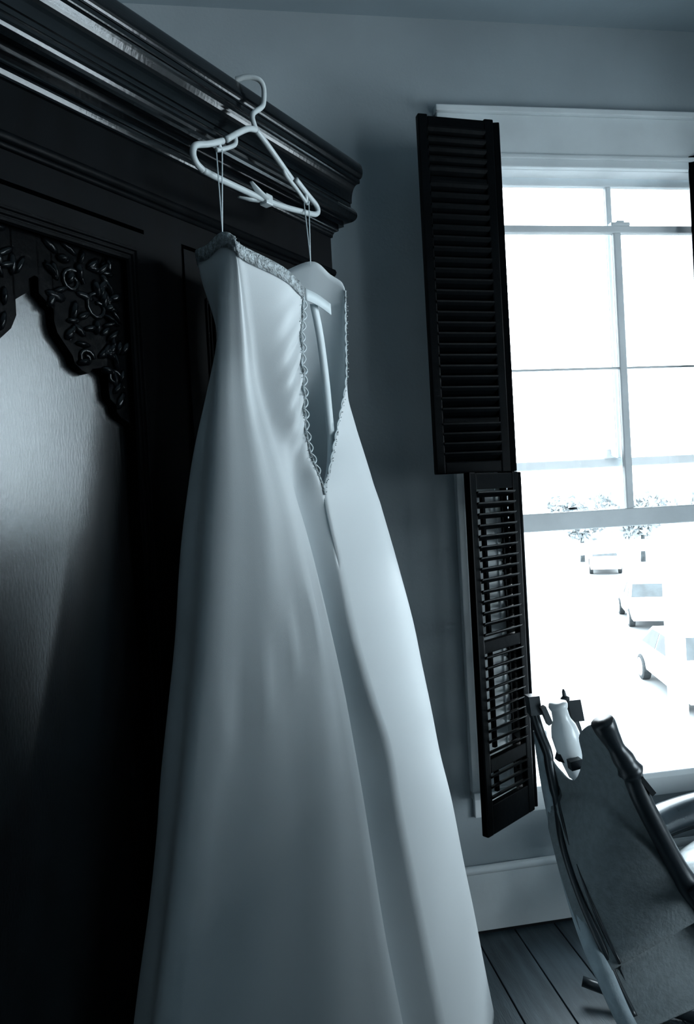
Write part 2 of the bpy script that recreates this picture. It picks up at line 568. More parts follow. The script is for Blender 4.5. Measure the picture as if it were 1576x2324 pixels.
# cornice: profile swept along the front and round the two ends
prof = [(0.0, 2.138), (0.004, 2.140)]
prof += [(0.014 - 0.010 * math.cos(math.radians(a_)), 2.140 + 0.016 * math.sin(math.radians(a_))) for a_ in range(15, 91, 15)]      # small cove
prof += [(0.016, 2.158), (0.016, 2.168), (0.026, 2.168), (0.026, 2.178)]
prof += [(0.030 + 0.023 * math.sin(math.radians(a_)), 2.200 - 0.022 * math.cos(math.radians(a_))) for a_ in range(0, 151, 15)]         # ovolo
prof += [(0.041, 2.222), (0.041, 2.230), (0.0435, 2.230)]
prof += [(0.0595 - 0.016 * math.cos(math.radians(a_)), 2.232 + 0.050 * math.sin(math.radians(a_))) for a_ in range(0, 91, 10)]         # tall cove
prof += [(0.0610, 2.284), (0.0610, 2.292)]
prof += [(0.0595 + 0.008 * math.sin(math.radians(a_)), 2.315 - 0.022 * math.cos(math.radians(a_))) for a_ in range(0, 181, 15)]        # torus
prof += [(0.0, 2.338)]
V, Fc = [], []
for o_, z in prof:
    V += [A3(U_L - o_, DB - 0.50, z), A3(U_L - o_, DB + o_, z), A3(U_R + o_, DB + o_, z), A3(U_R + o_, DB - 0.50, z)]
for i in range(len(prof) - 1):
    for k in range(3):
        Fc.append((i * 4 + k, i * 4 + k + 1, (i + 1) * 4 + k + 1, (i + 1) * 4 + k))
e = len(V)
V += [A3(U_L, DB - 0.5, 2.338), A3(U_L, DB, 2.338), A3(U_R, DB, 2.338), A3(U_R, DB - 0.5, 2.338)]
Fc.append((e, e + 1, e + 2, e + 3))
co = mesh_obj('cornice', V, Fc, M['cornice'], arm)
for dz, r_ in ((2.048, 0.010), (2.034, 0.006)):
    b = MB().tube([A3(U_L, DB, dz), A3(U_R + 0.004, DB, dz)], r_, 8)
    b.build('frieze_moulding', AM, arm, True)


def door(u0, u1, z0, z1, ops):
    """frame of four pieces with an opening ops = (u0, u1, z0, z1) and beaded edge"""
    b_ = MB()
    a0, a1, c0, c1 = ops
    abox(b_, u0, a0, DB - 0.03, DB + 0.004, z0, z1)
    abox(b_, a1, u1, DB - 0.03, DB + 0.004, z0, z1)
    abox(b_, a0, a1, DB - 0.03, DB + 0.004, c1, z1)
    abox(b_, a0, a1, DB - 0.03, DB + 0.004, z0, c0)
    d_ = b_.build('door', AM, arm)
    for off, rr in ((0.0, 0.005), (0.011, 0.0035), (0.020, 0.0035)):
        pth = [A3(a0 - off, DB + 0.004, c0 - off), A3(a0 - off, DB + 0.004, c1 + off), A3(a1 + off, DB + 0.004, c1 + off), A3(a1 + off, DB + 0.004, c0 - off)]
        bb_ = MB()
        for i in range(4):
            bb_.tube([pth[i], pth[(i + 1) % 4]], rr, 6)
        bb_.build('bead_moulding', AM, d_)
    b_ = MB()
    abox(b_, a0, a1, DB - 0.034, DB - 0.030, c0, c1)
    b_.build('door_panel', M['panel'], d_)
    return d_


cd = door(2 * U_C - 0.943, 0.943, 0.26, 1.97, (PANEL_U0, PANEL_U1, 0.36, 1.915))
for s_ in (1, -1):
    ua, ub = SIDE_U0 + 0.022, SIDE_U1 - 0.002
    if s_ < 0:
        ua, ub = 2 * U_C - ub, 2 * U_C - ua
    dd_ = door(ua, ub, 0.26, 1.97, (ua + 0.075, ub - 0.075, 0.36, 1.86))
    kx = ua + 0.035 if s_ > 0 else ub - 0.035
    MB().blob(A3(kx, DB + 0.016, 1.05), UD * 0.012, ND * 0.014, Vector((0, 0, 0.012))).build('knob', M['metal'], dd_, True)
# carved fretwork in the top of the centre panel
span = [(0.6499, 1.732), (0.6693, 1.7509), (0.6797, 1.7736), (0.6793, 1.7909), (0.6759, 1.7958), (0.703, 1.8154), (0.7052, 1.8371), (0.7158, 1.8445), (0.7251, 1.8416), (0.7219, 1.8172), (0.7425, 1.7998), (0.7503, 1.794), (0.7474, 1.7752), (0.752, 1.7577), (0.7674, 1.738), (0.7792, 1.7226), (0.7827, 1.7103), (0.7952, 1.7006), (0.8082, 1.6961), (0.8179, 1.7049), (0.832, 1.7089), (0.8507, 1.7089), (0.8626, 1.7009), (0.8657, 1.6894), (0.8584, 1.6823), (0.85, 1.672), (0.8517, 1.6564), (0.8626, 1.6471), (0.8646, 1.6338), (0.8736, 1.6241), (0.888, 1.617), (0.8965, 1.611)]
for s_ in (1, -1):
    low = [(U_C, 1.728)] + span
    low = [(U_C + s_ * (u - U_C), z) for u, z in low]
    V, Fc = [], []
    for u, z in low:
        V += [A3(u, DB - 0.029, 1.914), A3(u, DB - 0.008, 1.914), A3(u, DB - 0.008, z), A3(u, DB - 0.029, z)]
    for i in range(len(low) - 1):
        for k in range(4):
            l = (k + 1) % 4
            Fc.append((i * 4 + k, i * 4 + l, (i + 1) * 4 + l, (i + 1) * 4 + k))
    Fc += [(0, 1, 2, 3), tuple(range(len(V) - 4, len(V)))]
    fr = mesh_obj('carved_fretwork', V, Fc, M['carve'], cd)
    # raised leaf carving on the fretwork
    rnd = random.Random(3)
    leaves = [(0.665, 1.87, 0.5), (0.69, 1.855, 1.2), (0.745, 1.86, -0.6), (0.77, 1.885, 0.2), (0.80, 1.87, 1.4), (0.83, 1.89, 0.9), (0.86, 1.88, 0.1),
              (0.76, 1.83, 0.7), (0.785, 1.80, 1.6), (0.81, 1.83, -0.4), (0.845, 1.845, 1.1), (0.875, 1.84, 0.4), (0.775, 1.76, 1.0), (0.80, 1.745, -0.2),
              (0.83, 1.78, 1.3), (0.86, 1.79, 0.2), (0.84, 1.735, 0.6), (0.875, 1.75, 1.2), (0.88, 1.70, 1.5), (0.875, 1.655, 1.3), (0.66, 1.80, 1.5), (0.655, 1.76, 1.2), (0.80, 1.715, 0.4)]
    for _ in range(46):
        i = rnd.choice([0, 1, 2] + list(range(11, len(span) - 1)))
        u, zl = span[i][0] + rnd.uniform(-0.004, 0.004), span[i][1] + 0.021
        if zl < 1.90:
            leaves.append((u, rnd.uniform(zl, 1.905), rnd.uniform(-1.5, 1.5)))
    for u, z, an in leaves:
        an += rnd.uniform(-0.3, 0.3)
        du = Vector((math.cos(an), math.sin(an)))
        ll, ww = rnd.uniform(0.014, 0.021), rnd.uniform(0.005, 0.009)
        uu = U_C + s_ * (u - U_C)
        ax1 = UD * du.x * s_ * ll + Vector((0, 0, du.y * ll))
        ax2 = UD * -du.y * s_ * ww + Vector((0, 0, du.x * ww))
        MB().blob(A3(uu, DB - 0.008, z), ax1, ax2, ND * rnd.uniform(0.006, 0.011), 8, 5).build('carved_leaf', M['carveleaf'], cd, True)
    for (uc_, zc_, r0) in ((0.835, 1.815, 0.030), (0.785, 1.85, 0.024), (0.805, 1.722, 0.016), (0.862, 1.695, 0.014)):
        pth = []
        for i in range(16):
            an = i * 0.55
            rr = r0 * (1 - i / 20)
            pth.append(A3(U_C + s_ * (uc_ - U_C + rr * math.cos(an)), DB - 0.007, zc_ + rr * math.sin(an)))
        MB().tube(pth, 0.0042, 6).build('carved_scroll', M['carveleaf'], cd, True)

# ------------------------------------------------------------------ hanger
DH = -0.95
UH = 1.180
hang = thing('clothes_hanger', 'white plastic clothes hanger with clip hooked over the armoire cornice', 'hanger', tuple(A3(UH, DH, 2.10)))
RP = 0.0062
hook = [(1.176, DH, 2.228), (1.168, DH, 2.243), (1.167, DH, 2.252), (1.173, DH, 2.262), (1.197, DH, 2.282), (1.206, DH, 2.296), (1.210, DH, 2.322), (1.206, DH, 2.335),
        (1.199, DH - 0.004, 2.343), (1.190, DH - 0.014, 2.347), (1.180, DH - 0.026, 2.347), (1.174, DH - 0.036, 2.345), (1.171, DH - 0.042, 2.3442)]
MB().tube([A3(*p) for p in cr(hook, 4)], 0.0054, 10).build('hook', M['plastic'], hang, True)
# arms with notches for straps
la = [(1.176, DH, 2.228), (1.150, DH, 2.2195), (1.115, DH, 2.196), (1.082, DH, 2.171)]
lb = [(1.110, DH, 2.187), (1.106, DH, 2.170), (1.066, DH, 2.146), (1.052, DH, 2.140)]
lc = [(1.072, DH, 2.165), (1.030, DH, 2.143), (1.000, DH, 2.130), (0.990, DH, 2.120), (0.988, DH, 2.106), (0.996, DH, 2.094), (1.012, DH, 2.087)]
bar = [(1.012, DH, 2.087), (1.06, DH, 2.086), (1.12, DH, 2.087), (1.183, DH, 2.0885), (1.25, DH, 2.0935), (1.32, DH, 2.1035), (1.365, DH, 2.111), (1.380, DH, 2.1165), (1.386, DH, 2.124), (1.384, DH, 2.132)]
ra = [(1.176, DH, 2.228), (1.21, DH, 2.211), (1.258, DH, 2.184), (1.292, DH, 2.165)]
rb = [(1.262, DH, 2.183), (1.270, DH, 2.168), (1.305, DH, 2.150), (1.342, DH, 2.130), (1.348, DH, 2.1345)]
rc = [(1.306, DH, 2.170), (1.335, DH, 2.156), (1.365, DH, 2.143), (1.378, DH, 2.137), (1.384, DH, 2.132)]
for nm, p, rr in (('shoulder_arm', la, RP), ('strap_notch', lb, 0.0045), ('shoulder_arm', lc, RP), ('trouser_bar', bar, RP), ('shoulder_arm', ra, RP), ('strap_notch', rb, 0.0045), ('shoulder_arm', rc, RP)):
    MB().tube([A3(*q) for q in cr(p, 5)], rr, 10).build(nm, M['plastic'], hang, True)
b = MB()
b.tube([A3(1.058, DH, 2.159), A3(1.064, DH, 2.146)], 0.0042, 8)
b.tube([A3(1.340, DH, 2.154), A3(1.344, DH, 2.130)], 0.0042, 8)
b.build('notch_post', M['plastic'], hang, True)
clip = MB()
cu_ = 1.19
t = MB().box(1.186, 1.208, DH - 0.010, DH + 0.010, 2.078, 2.100, 0.003)
clip.add([A3(*p) for p in t.v], t.f)
cl = clip.build('clip', M['plastic'], hang)
for sgn in (1, -1):
    V_ = [(1.190, DH + sgn * 0.006, 2.088), (1.160, DH + sgn * 0.010, 2.088 + sgn * 0.006), (1.130, DH + sgn * 0.018, 2.090 + sgn * 0.010)]
    MB().tube([A3(*q) for q in V_], [0.009, 0.008, 0.004], 8, flat=0.45).build('clip_jaw', M['plastic'], cl, True)

# ------------------------------------------------------------------ wedding dress
FEAT = {
    'LT': [(1.1271, -0.815, 1.8619), (1.1047, -0.812, 1.7694), (1.0977, -0.8085, 1.6684), (1.093, -0.8056, 1.5851), (1.1025, -0.7976, 1.5185), (1.1198, -0.79, 1.4663), (1.1213, -0.765, 1.3256), (1.1291, -0.7485, 1.2003), (1.1549, -0.7332, 1.0788), (1.1871, -0.72, 0.9694), (1.195, -0.708, 0.8401), (1.2114, -0.696, 0.7065), (1.2283, -0.6839, 0.571), (1.249, -0.67, 0.4109)],
    'RT': [(1.2856, -0.8249, 1.8935), (1.2758, -0.8235, 1.7991), (1.266, -0.822, 1.7057), (1.2382, -0.821, 1.6392), (1.2081, -0.82, 1.5746), (1.157, -0.8028, 1.5108), (1.1198, -0.79, 1.4663), (1.1213, -0.765, 1.3256), (1.1291, -0.7485, 1.2003), (1.1549, -0.7332, 1.0788), (1.1871, -0.72, 0.9694), (1.195, -0.708, 0.8401), (1.2114, -0.696, 0.7065), (1.2283, -0.6839, 0.571), (1.249, -0.67, 0.4109)],
    'A': [(0.9832, -0.845, 1.9142), (0.9948, -0.845, 1.8436), (1.0055, -0.845, 1.759), (1.0182, -0.845, 1.6652), (1.0346, -0.8183, 1.5353), (1.0537, -0.7917, 1.4052), (1.0694, -0.7684, 1.2587), (1.0902, -0.7534, 1.1095), (1.0981, -0.7418, 0.9945), (1.1037, -0.731, 0.8881), (1.1066, -0.7186, 0.7668), (1.1094, -0.7061, 0.6462), (1.124, -0.69, 0.4838)],
    'SL': [(0.9779, -0.88, 1.9432), (0.9714, -0.8845, 1.8467), (0.9663, -0.8885, 1.7601), (0.9653, -0.89, 1.7287), (0.9532, -0.888, 1.6487), (0.935, -0.8851, 1.5309), (0.9149, -0.8821, 1.4159), (0.8881, -0.8782, 1.2675), (0.866, -0.8752, 1.1603), (0.8338, -0.8713, 1.0235), (0.8075, -0.8683, 0.9263), (0.7763, -0.8648, 0.8148), (0.7361, -0.86, 0.6716)],
    'LS': [(1.0223, -0.99, 1.9501), (1.0109, -0.9667, 1.8809), (1.0104, -0.9476, 1.8271), (1.0057, -0.93, 1.7777), (0.9991, -0.93, 1.7399), (0.9818, -0.9443, 1.6584), (0.9662, -0.9639, 1.5699), (0.9595, -0.98, 1.4975), (0.9373, -0.9875, 1.3767), (0.9213, -0.9975, 1.2166), (0.9009, -1.0024, 1.0999), (0.8798, -1.0061, 0.9861), (0.8642, -1.0097, 0.8725), (0.844, -1.0133, 0.7629), (0.8195, -1.017, 0.6582), (0.8013, -1.02, 0.5728)],
    'BK': [(1.11, -1.005, 1.94), (1.10, -0.955, 1.75), (1.12, -1.0, 1.45), (1.15, -1.02, 1.0), (1.18, -1.025, 0.5), (1.20, -1.025, 0.1)],
    'SR': [(1.2462, -0.88, 1.9611), (1.245, -0.89, 1.75), (1.285, -0.90, 1.60), (1.36, -0.92, 1.30), (1.47, -0.93, 0.90), (1.57, -0.94, 0.50), (1.67, -0.94, 0.1)],
    'RS': [(1.272, -0.85, 1.92), (1.268, -0.855, 1.75), (1.3042, -0.835, 1.6176), (1.3334, -0.8303, 1.5423), (1.3618, -0.825, 1.4551), (1.4153, -0.8197, 1.3138), (1.4637, -0.8148, 1.176), (1.4879, -0.8111, 1.0686), (1.5129, -0.8073, 0.9585), (1.5386, -0.8035, 0.8457), (1.5769, -0.7997, 0.7257), (1.6107, -0.7948, 0.5708), (1.648, -0.7903, 0.4209), (1.6848, -0.7854, 0.2554), (1.7338, -0.78, 0.0611)],
}
ZV, ZHEM = 1.4657, 0.14


def fpos(name, z):
    L = sorted(FEAT[name], key=lambda q: q[2])
    zs = [q[2] for q in L]
    zz = max(z, zs[0]) if False else z
    return interp(zz, zs, [q[0] for q in L]), interp(zz, zs, [q[1] for q in L])


def smooth_feat():
    for k_, L in FEAT.items():
        FEAT[k_] = cr(L, 6)


smooth_feat()
# control columns around the dress: (feature, top z)
TOPS = [('LT', 1.8619), ('LA', 1.888), ('A', 1.9142), ('AS', 1.930), ('SL', 1.9432), ('SLS', 1.938), ('LS', 1.945), ('B1', 1.93), ('BK', 1.92), ('B2', 1.93), ('SR', 1.958), ('RS', 1.930), ('M', 1.912), ('RT', 1.8935)]


def ring_ctrl(z, over=None):
    f = {k_: fpos(k_, z) for k_ in FEAT}
    mid = lambda p, q, t=0.5: (p[0] + (q[0] - p[0]) * t, p[1] + (q[1] - p[1]) * t)
    low = max(0.0, min(1.0, (1.35 - z) / 0.5))          # fold depth grows towards the hem
    up = max(0.0, min(1.0, (z - 1.45) / 0.15))
    la = mid(f['A'], f['LT'], 0.5 - 0.22 * (1 - up))
    la = (la[0] + 0.004, la[1] + 0.014 * up - 0.030 * (1 - up) - 0.022 * low)
    as_ = mid(f['A'], f['SL'], 0.5)
    as_ = (as_[0] - 0.004, as_[1] + 0.012 + 0.008 * (1 - up))
    sls = mid(f['SL'], f['LS'], 0.5)
    sls = (sls[0] - 0.003, sls[1])
    b1 = mid(f['LS'], f['BK'], 0.45)
    b1 = (b1[0] + 0.006, b1[1] - 0.004)
    b2 = mid(f['BK'], f['SR'], 0.55)
    b2 = (b2[0] + 0.01, b2[1] - 0.012)
    m = mid(f['RS'], f['RT'], 0.5 - 0.2 * (1 - up))
    m = (m[0] + 0.006 * up, m[1] + 0.008 * up + 0.026 * (1 - up))
    return dict(f, LA=la, AS=as_, SLS=sls, B1=b1, B2=b2, M=m)


def dress_rows():
    NS = 7
    names = [t[0] for t in TOPS]
    tops = cr([(t[1],) for t in TOPS], NS)
    cols = len(tops)
    rows = []
    N1, N2 = 34, 64
    for j in range(N1 + N2 + 1):
        row = []
        cache = {}
        for i in range(cols):
            if j <= N1:
                z = tops[i][0] + (ZV - tops[i][0]) * (j / N1) ** 1.0
            else:
                z = ZV + (ZHEM - ZV) * ((j - N1) / N2)
            kseg = min(i // NS, len(names) - 2)
            t = (i - kseg * NS) / NS
            key = round(z, 5)
            if key not in cache:
                cache[key] = ring_ctrl(z)
            c = cache[key]
            q = [c[names[max(0, min(len(names) - 1, kseg + dk))]] for dk in (-1, 0, 1, 2)]
            p = [0.5 * (2 * q[1][a] + (q[2][a] - q[0][a]) * t + (2 * q[0][a] - 5 * q[1][a] + 4 * q[2][a] - q[3][a]) * t * t + (3 * q[1][a] - q[0][a] - 3 * q[2][a] + q[3][a]) * t ** 3) for a in (0, 1)]
            u, D = p
            s = i / NS
            # gathers pulled towards the fastening, on the panel between trim and fold A
            if s < 2.2 and z > 1.46:
                g_ = math.exp(-((s - 0.55) / 0.55) ** 2) * max(0, 1 - abs(z - 1.68) / 0.20)
                D += 0.0065 * g_ * math.sin((z + 0.055 * s) * 2 * math.pi / 0.047 + 1.2 * math.sin(z * 23))
                g2 = math.exp(-((s - 0.35) / 0.3) ** 2) * math.exp(-((z - 1.50) / 0.035) ** 2)
                D += 0.010 * g2
            # soft vertical drape in the bodice and skirt
            if 2.0 < s < 4.0:
                D += 0.0035 * math.sin(s * 9 + z * 4) * (0.3 + max(0, 1.5 - z))
                gk = math.exp(-((z - (1.05 + 0.12 * (4 - s))) / 0.06) ** 2)
                D += 0.006 * gk * math.sin(s * 14)
            row.append(A3(u, max(D, -1.012), z))
        rows.append(row)
    return rows, NS


rows, NS = dress_rows()
ncol = len(rows[0])
dress = thing('wedding_dress', 'strapless white satin wedding dress hanging open-backed from the hanger', 'dress', tuple(A3(1.15, -0.86, ZHEM)))
V, Fc = [], []
for r_ in rows:
    V += r_
for j in range(len(rows) - 1):
    for i in range(ncol - 1):
        Fc.append((j * ncol + i, j * ncol + i + 1, (j + 1) * ncol + i + 1, (j + 1) * ncol + i))
gown = mesh_obj('gown', V, Fc, M['satin'], dress, True)
bm = bmesh.new()
bm.from_mesh(gown.data)
bmesh.ops.remove_doubles(bm, verts=bm.verts, dist=0.0004)
bmesh.ops.recalc_face_normals(bm, faces=bm.faces)
bm.to_mesh(gown.data)
bm.free()
gown.data.polygons.foreach_set('use_smooth', [True] * len(gown.data.polygons))
sm = gown.modifiers.new('thickness', 'SOLIDIFY')
sm.thickness = 0.0018
sm.offset = 0
# neckline lace band
top = rows[0]


def band(idx_rows, i0, i1, off, name, m):
    V_, F_ = [], []
    for j in idx_rows:
        for i in range(i0, i1 + 1):
            p = rows[j][i]
            q0, q1 = rows[j][max(i - 1, 0)], rows[j][min(i + 1, ncol - 1)]
            up_ = rows[max(j - 1, 0)][i] - rows[j + 1][i]
            nn = (q1 - q0).cross(up_).normalized()
            V_.append(p + nn * off)
    w = i1 - i0 + 1
    for j in range(len(idx_rows) - 1):
        for i in range(w - 1):
            F_.append((j * w + i, j * w + i + 1, (j + 1) * w + i + 1, (j + 1) * w + i))
    o_ = mesh_obj(name, V_, F_, m, dress, True)
    md = o_.modifiers.new('thickness', 'SOLIDIFY')
    md.thickness = 0.0012
    md.offset = 0
    return o_


sgn = 1 if (top[1] - top[0]).cross(rows[0][0] - rows[1][0]).dot(ND) > 0 else -1
lb_ = band([0, 1, 2], 0, ncol - 1, 0.0028 * sgn, 'neckline_lace', M['lace'])
# beads sewn on the neckline and fastening edges
rb_ = random.Random(5)
b = MB()
for i in range(0, 7 * NS):
    for _ in range(2):
        t = rb_.random()
        j = rb_.choice((0, 1))
        p = rows[j][i].lerp(rows[j + 1][min(i + 1, ncol - 1)], t)
        b.blob(p + ND * 0.0035, Vector((0.0014, 0, 0)), Vector((0, 0.0014, 0)), Vector((0, 0, 0.0014)), 5, 3)
for j in range(0, 34):
    for i0 in (0, ncol - 1):
        for _ in range(4):
            p = rows[j][i0].lerp(rows[j + 1][i0], rb_.random())
            b.blob(p + ND * 0.003 + UD * (rb_.uniform(-0.008, 0.002) if i0 == 0 else rb_.uniform(-0.002, 0.008)),
                   Vector((0.0012, 0, 0)), Vector((0, 0.0012, 0)), Vector((0, 0, 0.0012)), 5, 3)
tag(b.build('beading', M['lace'], dress, True), kind='stuff')
# corded edge and button loops along both sides of the open back
for i0, side in ((0, 1), (ncol - 1, -1)):
    MB().tube([rows[j][i0] + ND * 0.002 for j in range(0, 35)], 0.0022, 6).build('edge_cord', M['lace'], dress, True)
    j = 2.0
    while j < 30:
        def ed(jj):
            k_ = int(jj)
            return rows[k_][i0].lerp(rows[k_ + 1][i0], jj - k_)
        pth = []
        for q in range(9):
            t = q / 8
            pth.append(ed(j + 1.75 * t) + UD * side * (0.0105 if side > 0 else 0.004) * math.sin(math.pi * t) + ND * 0.003)
        MB().tube(pth, 0.0016, 5).build('button_loop', M['ribbon'], dress, True)
        j += 1.8
# hook tab across the top of the opening and the ribbon that hangs inside
pA, pB = rows[1][0] + ND * 0.002, rows[2][ncol - 1]
tabp = [pA.lerp(pB, 0.03), pA.lerp(pB, 0.3) + Vector((0, 0, -0.006)), pA.lerp(pB, 0.62) + Vector((0, 0, -0.020))]


def strip(path, w, wdir, m, name, thick=0.0015):
    V_, F_ = [], []
    for i, p in enumerate(path):
        wd = Vector(wdir).normalized() * (w[i] if isinstance(w, list) else w) / 2
        V_ += [Vector(p) - wd, Vector(p) + wd]
    for i in range(len(path) - 1):
        F_.append((2 * i, 2 * i + 1, 2 * i + 3, 2 * i + 2))
    o_ = mesh_obj(name, V_, F_, m, dress, True)
    md = o_.modifiers.new('thickness', 'SOLIDIFY')
    md.thickness = thick
    md.offset = 0
    return o_


strip([Vector(p) for p in cr([tuple(q) for q in tabp], 4)], 0.022, (0, 0, 1), M['ribbon'], 'hook_tab', 0.002)
rp = [A3(*q) for q in [(1.1777, -0.83, 1.8454), (1.1995, -0.8344, 1.7886), (1.2187, -0.84, 1.7119), (1.2128, -0.832, 1.6385), (1.2059, -0.825, 1.5749), (1.1759, -0.81, 1.5201), (1.1365, -0.7963, 1.4722)]]
strip([Vector(p) for p in cr([tuple(q) for q in rp], 5)], 0.016, tuple(UD * 0.8 + ND * 0.6), M['ribbon'], 'inner_ribbon')
# hanging loops from the seams up to the hanger notches
for (i0, us, zs_) in ((4 * NS, 1.060, 2.143), (10 * NS, 1.342, 2.134)):
    p0 = rows[0][i0]
    for k_ in (-1, 1):
        pth = [p0 + Vector((0, 0, -0.01)), p0 + Vector((0, 0, 0.004)), A3(us + k_ * 0.004, DH + k_ * 0.004, zs_)]
        MB().tube(pth, 0.0013, 5).build('hanging_loop', M['ribbon'], dress, True)

# ------------------------------------------------------------------ reclining cloth-backed rocking chair
ch = thing('rocking_chair', 'dark wooden rocking chair with slate cloth back seen from behind below the window', 'chair', (0.95, 1.72, 0.0))
CW = M['chairwood']
far = [(0.81, 1.94, 0.77), (0.814, 1.92, 0.663), (0.808, 1.87, 0.585), (0.80, 1.80, 0.485), (0.798, 1.73, 0.394), (0.795, 1.66, 0.334), (0.79, 1.58, 0.299), (0.793, 1.52, 0.256), (0.80, 1.47, 0.225)]
near = [(0.811, 1.60, 0.904), (0.852, 1.60, 0.838), (0.887, 1.60, 0.776), (0.908, 1.60, 0.715), (0.949, 1.60, 0.625), (1.017, 1.60, 0.488), (1.06, 1.58, 0.40), (1.10, 1.55, 0.32), (1.12, 1.50, 0.27)]
topc = [(0.81, 1.94, 0.77), (0.830, 1.905, 0.72), (0.842, 1.88, 0.690), (0.854, 1.84, 0.668), (0.853, 1.78, 0.690), (0.843, 1.72, 0.766), (0.826, 1.70, 0.828), (0.822, 1.66, 0.864), (0.811, 1.60, 0.890)]


def samp(L, t):
    x = t * (len(L) - 1)
    i = min(int(x), len(L) - 2)
    return Vector(L[i]).lerp(Vector(L[i + 1]), x - i)


farS, nearS, topS = cr(far, 6), cr(near, 6), cr(topc, 6)
NT, NSX = 40, 36
V, Fc = [], []
for j in range(NT + 1):
    t = j / NT
    for i in range(NSX + 1):
        s = i / NSX
        a_, c_ = samp(farS, t), samp(nearS, t)
        p = a_.lerp(c_, s)
        tc_ = samp(topS, s) - Vector(far[0]).lerp(Vector(near[0]), s)
        p = p + tc_ * max(0.0, 1 - t * 2.2) ** 1.5
        # cushion swell below a curved seam
        seam = 0.14 + 0.5 * max(0.0, 0.42 - s) ** 1.6 + 1.0 * max(0.0, s - 0.48) ** 1.15
        dd = t - seam
        bulge = max(0.0, min(1.0, dd / 0.025)) * 0.016
        nrm = (c_ - a_).cross(Vector((0.25, 0, -0.8))).normalized()
        if nrm.x > 0:
            nrm = -nrm
        p = p + nrm * bulge
        V.append(p)
for j in range(NT):
    for i in range(NSX):
        k_ = j * (NSX + 1) + i
        Fc.append((k_, k_ + 1, k_ + NSX + 2, k_ + NSX + 1))
bp = mesh_obj('back_cloth', V, Fc, M['chaircloth'], ch, True)
md = bp.modifiers.new('thickness', 'SOLIDIFY')
md.thickness = 0.008
md.offset = 0
# rolled edging of the far side, paled as if lit by the window
MB().tube([Vector(p) + Vector((0.012, 0.0, 0)) for p in farS], [0.022 + 0.006 * math.sin(i / len(farS) * math.pi) for i in range(len(farS))], 10, flat=0.8).build('rolled_edging', M['chairedge'], ch, True)
# far stile (dark) running inside the edging, proud of the cloth
def cloth_pt(t, s, off):
    j_, i_ = min(int(t * NT), NT - 1), min(int(s * NSX), NSX - 1)
    q = PV[j_ * (NSX + 1) + i_].lerp(PV[(j_ + 1) * (NSX + 1) + i_], t * NT - j_)
    q2 = PV[j_ * (NSX + 1) + i_ + 1].lerp(PV[(j_ + 1) * (NSX + 1) + i_ + 1], t * NT - j_)
    return q.lerp(q2, s * NSX - i_) + Vector((-0.78, -0.55, 0.1)) * off


PV = V
MB().tube(cr([(0.803, 1.93, 0.83), (0.815, 1.925, 0.775), (0.826, 1.90, 0.72)] + [tuple(cloth_pt(t, 0.13, 0.006)) for t in (0.06, 0.2, 0.35, 0.5, 0.65, 0.8, 0.93)], 5),
          [0.015] * 10 + [0.014] * 10 + [0.010] * 26, 8).build('stile', CW, ch, True)
MB().obox((0.803, 1.93, 0.850), (1, 0, 0), (0, 1, 0), (-0.1, 0, 1), 0.016, 0.016, 0.027).build('stile_block', CW, ch)
MB().obox((0.826, 1.90, 0.826), (0.9, 0, 0.4), (0, 1, 0), (-0.35, 0, 0.9), 0.007, 0.01, 0.026).build('bracket', CW, ch)
# thin dark rods standing in for the shaded slits beside the far stile
for ta, tb, sq in ((0.12, 0.36, 0.22), (0.42, 0.82, 0.215)):
    MB().tube([cloth_pt(ta + (tb - ta) * k_ / 8, sq - 0.02 * k_ / 8, 0.005) for k_ in range(9)], [0.001, 0.003] + [0.0045] * 5 + [0.003, 0.001], 6).build('slit_shade', CW, ch, True)
# near turned stile
nS = cr([(0.811 + 0.016, 1.585, 0.902)] + [(x + 0.008, y - 0.012, z) for x, y, z in near[1:8]], 8)
rad = []
for i in range(len(nS)):
    t = i / (len(nS) - 1)
    r_ = 0.023
    r_ += 0.006 * math.exp(-((t - 0.03) / 0.05) ** 2)
    r_ += 0.008 * math.exp(-((t - 0.285) / 0.022) ** 2)
    r_ -= 0.003 * math.exp(-((t - 0.15) / 0.03) ** 2)
    r_ += 0.003 * math.exp(-((t - 0.22) / 0.03) ** 2)
    r_ += 0.005 * math.exp(-((t - 0.72) / 0.04) ** 2)
    rad.append(r_)
MB().tube(nS, rad, 14).build('turned_stile', CW, ch, True)
MB().obox((0.925, 1.57, 0.742), (0.6, 0, -0.8), (0, 1, 0), (0.8, 0, 0.6), 0.026, 0.004, 0.006).build('hinge_plate', M['metal'], ch)
# pale turned finial post and square block seen in the dip of the cloth
MB().lathe((0.816, 1.80, 0.890), (0.860, 1.80, 0.680), [(0.0, 0.012), (0.01, 0.0235), (0.04, 0.0255), (0.07, 0.024), (0.1, 0.021), (0.2, 0.0225), (0.23, 0.024), (0.30, 0.032), (0.42, 0.037), (0.6, 0.034), (0.8, 0.026), (0.95, 0.019), (1.0, 0.010)], 20).build('turned_finial', M['palewood'], ch, True)
MB().obox((0.889, 1.86, 0.848), (1, 0, 0), (0, 1, 0), (-0.15, 0, 1), 0.018, 0.018, 0.030).lathe((0.891, 1.86, 0.82), (0.906, 1.86, 0.70), [(0, 0.010), (0.2, 0.014), (0.6, 0.016), (1, 0.018)], 10).build('rear_post', CW, ch)
MB().lathe((0.868, 1.86, 0.868), (0.862, 1.86, 0.906), [(0, 0.012), (0.4, 0.013), (0.5, 0.006), (0.8, 0.005), (1, 0.002)], 8).build('post_finial', CW, ch)
MB().obox((0.822, 1.80, 0.742), (0.9, 0, -0.3), (0, 1, 0), (0.3, 0, 0.9), 0.014, 0.012, 0.010).build('peg', CW, ch)
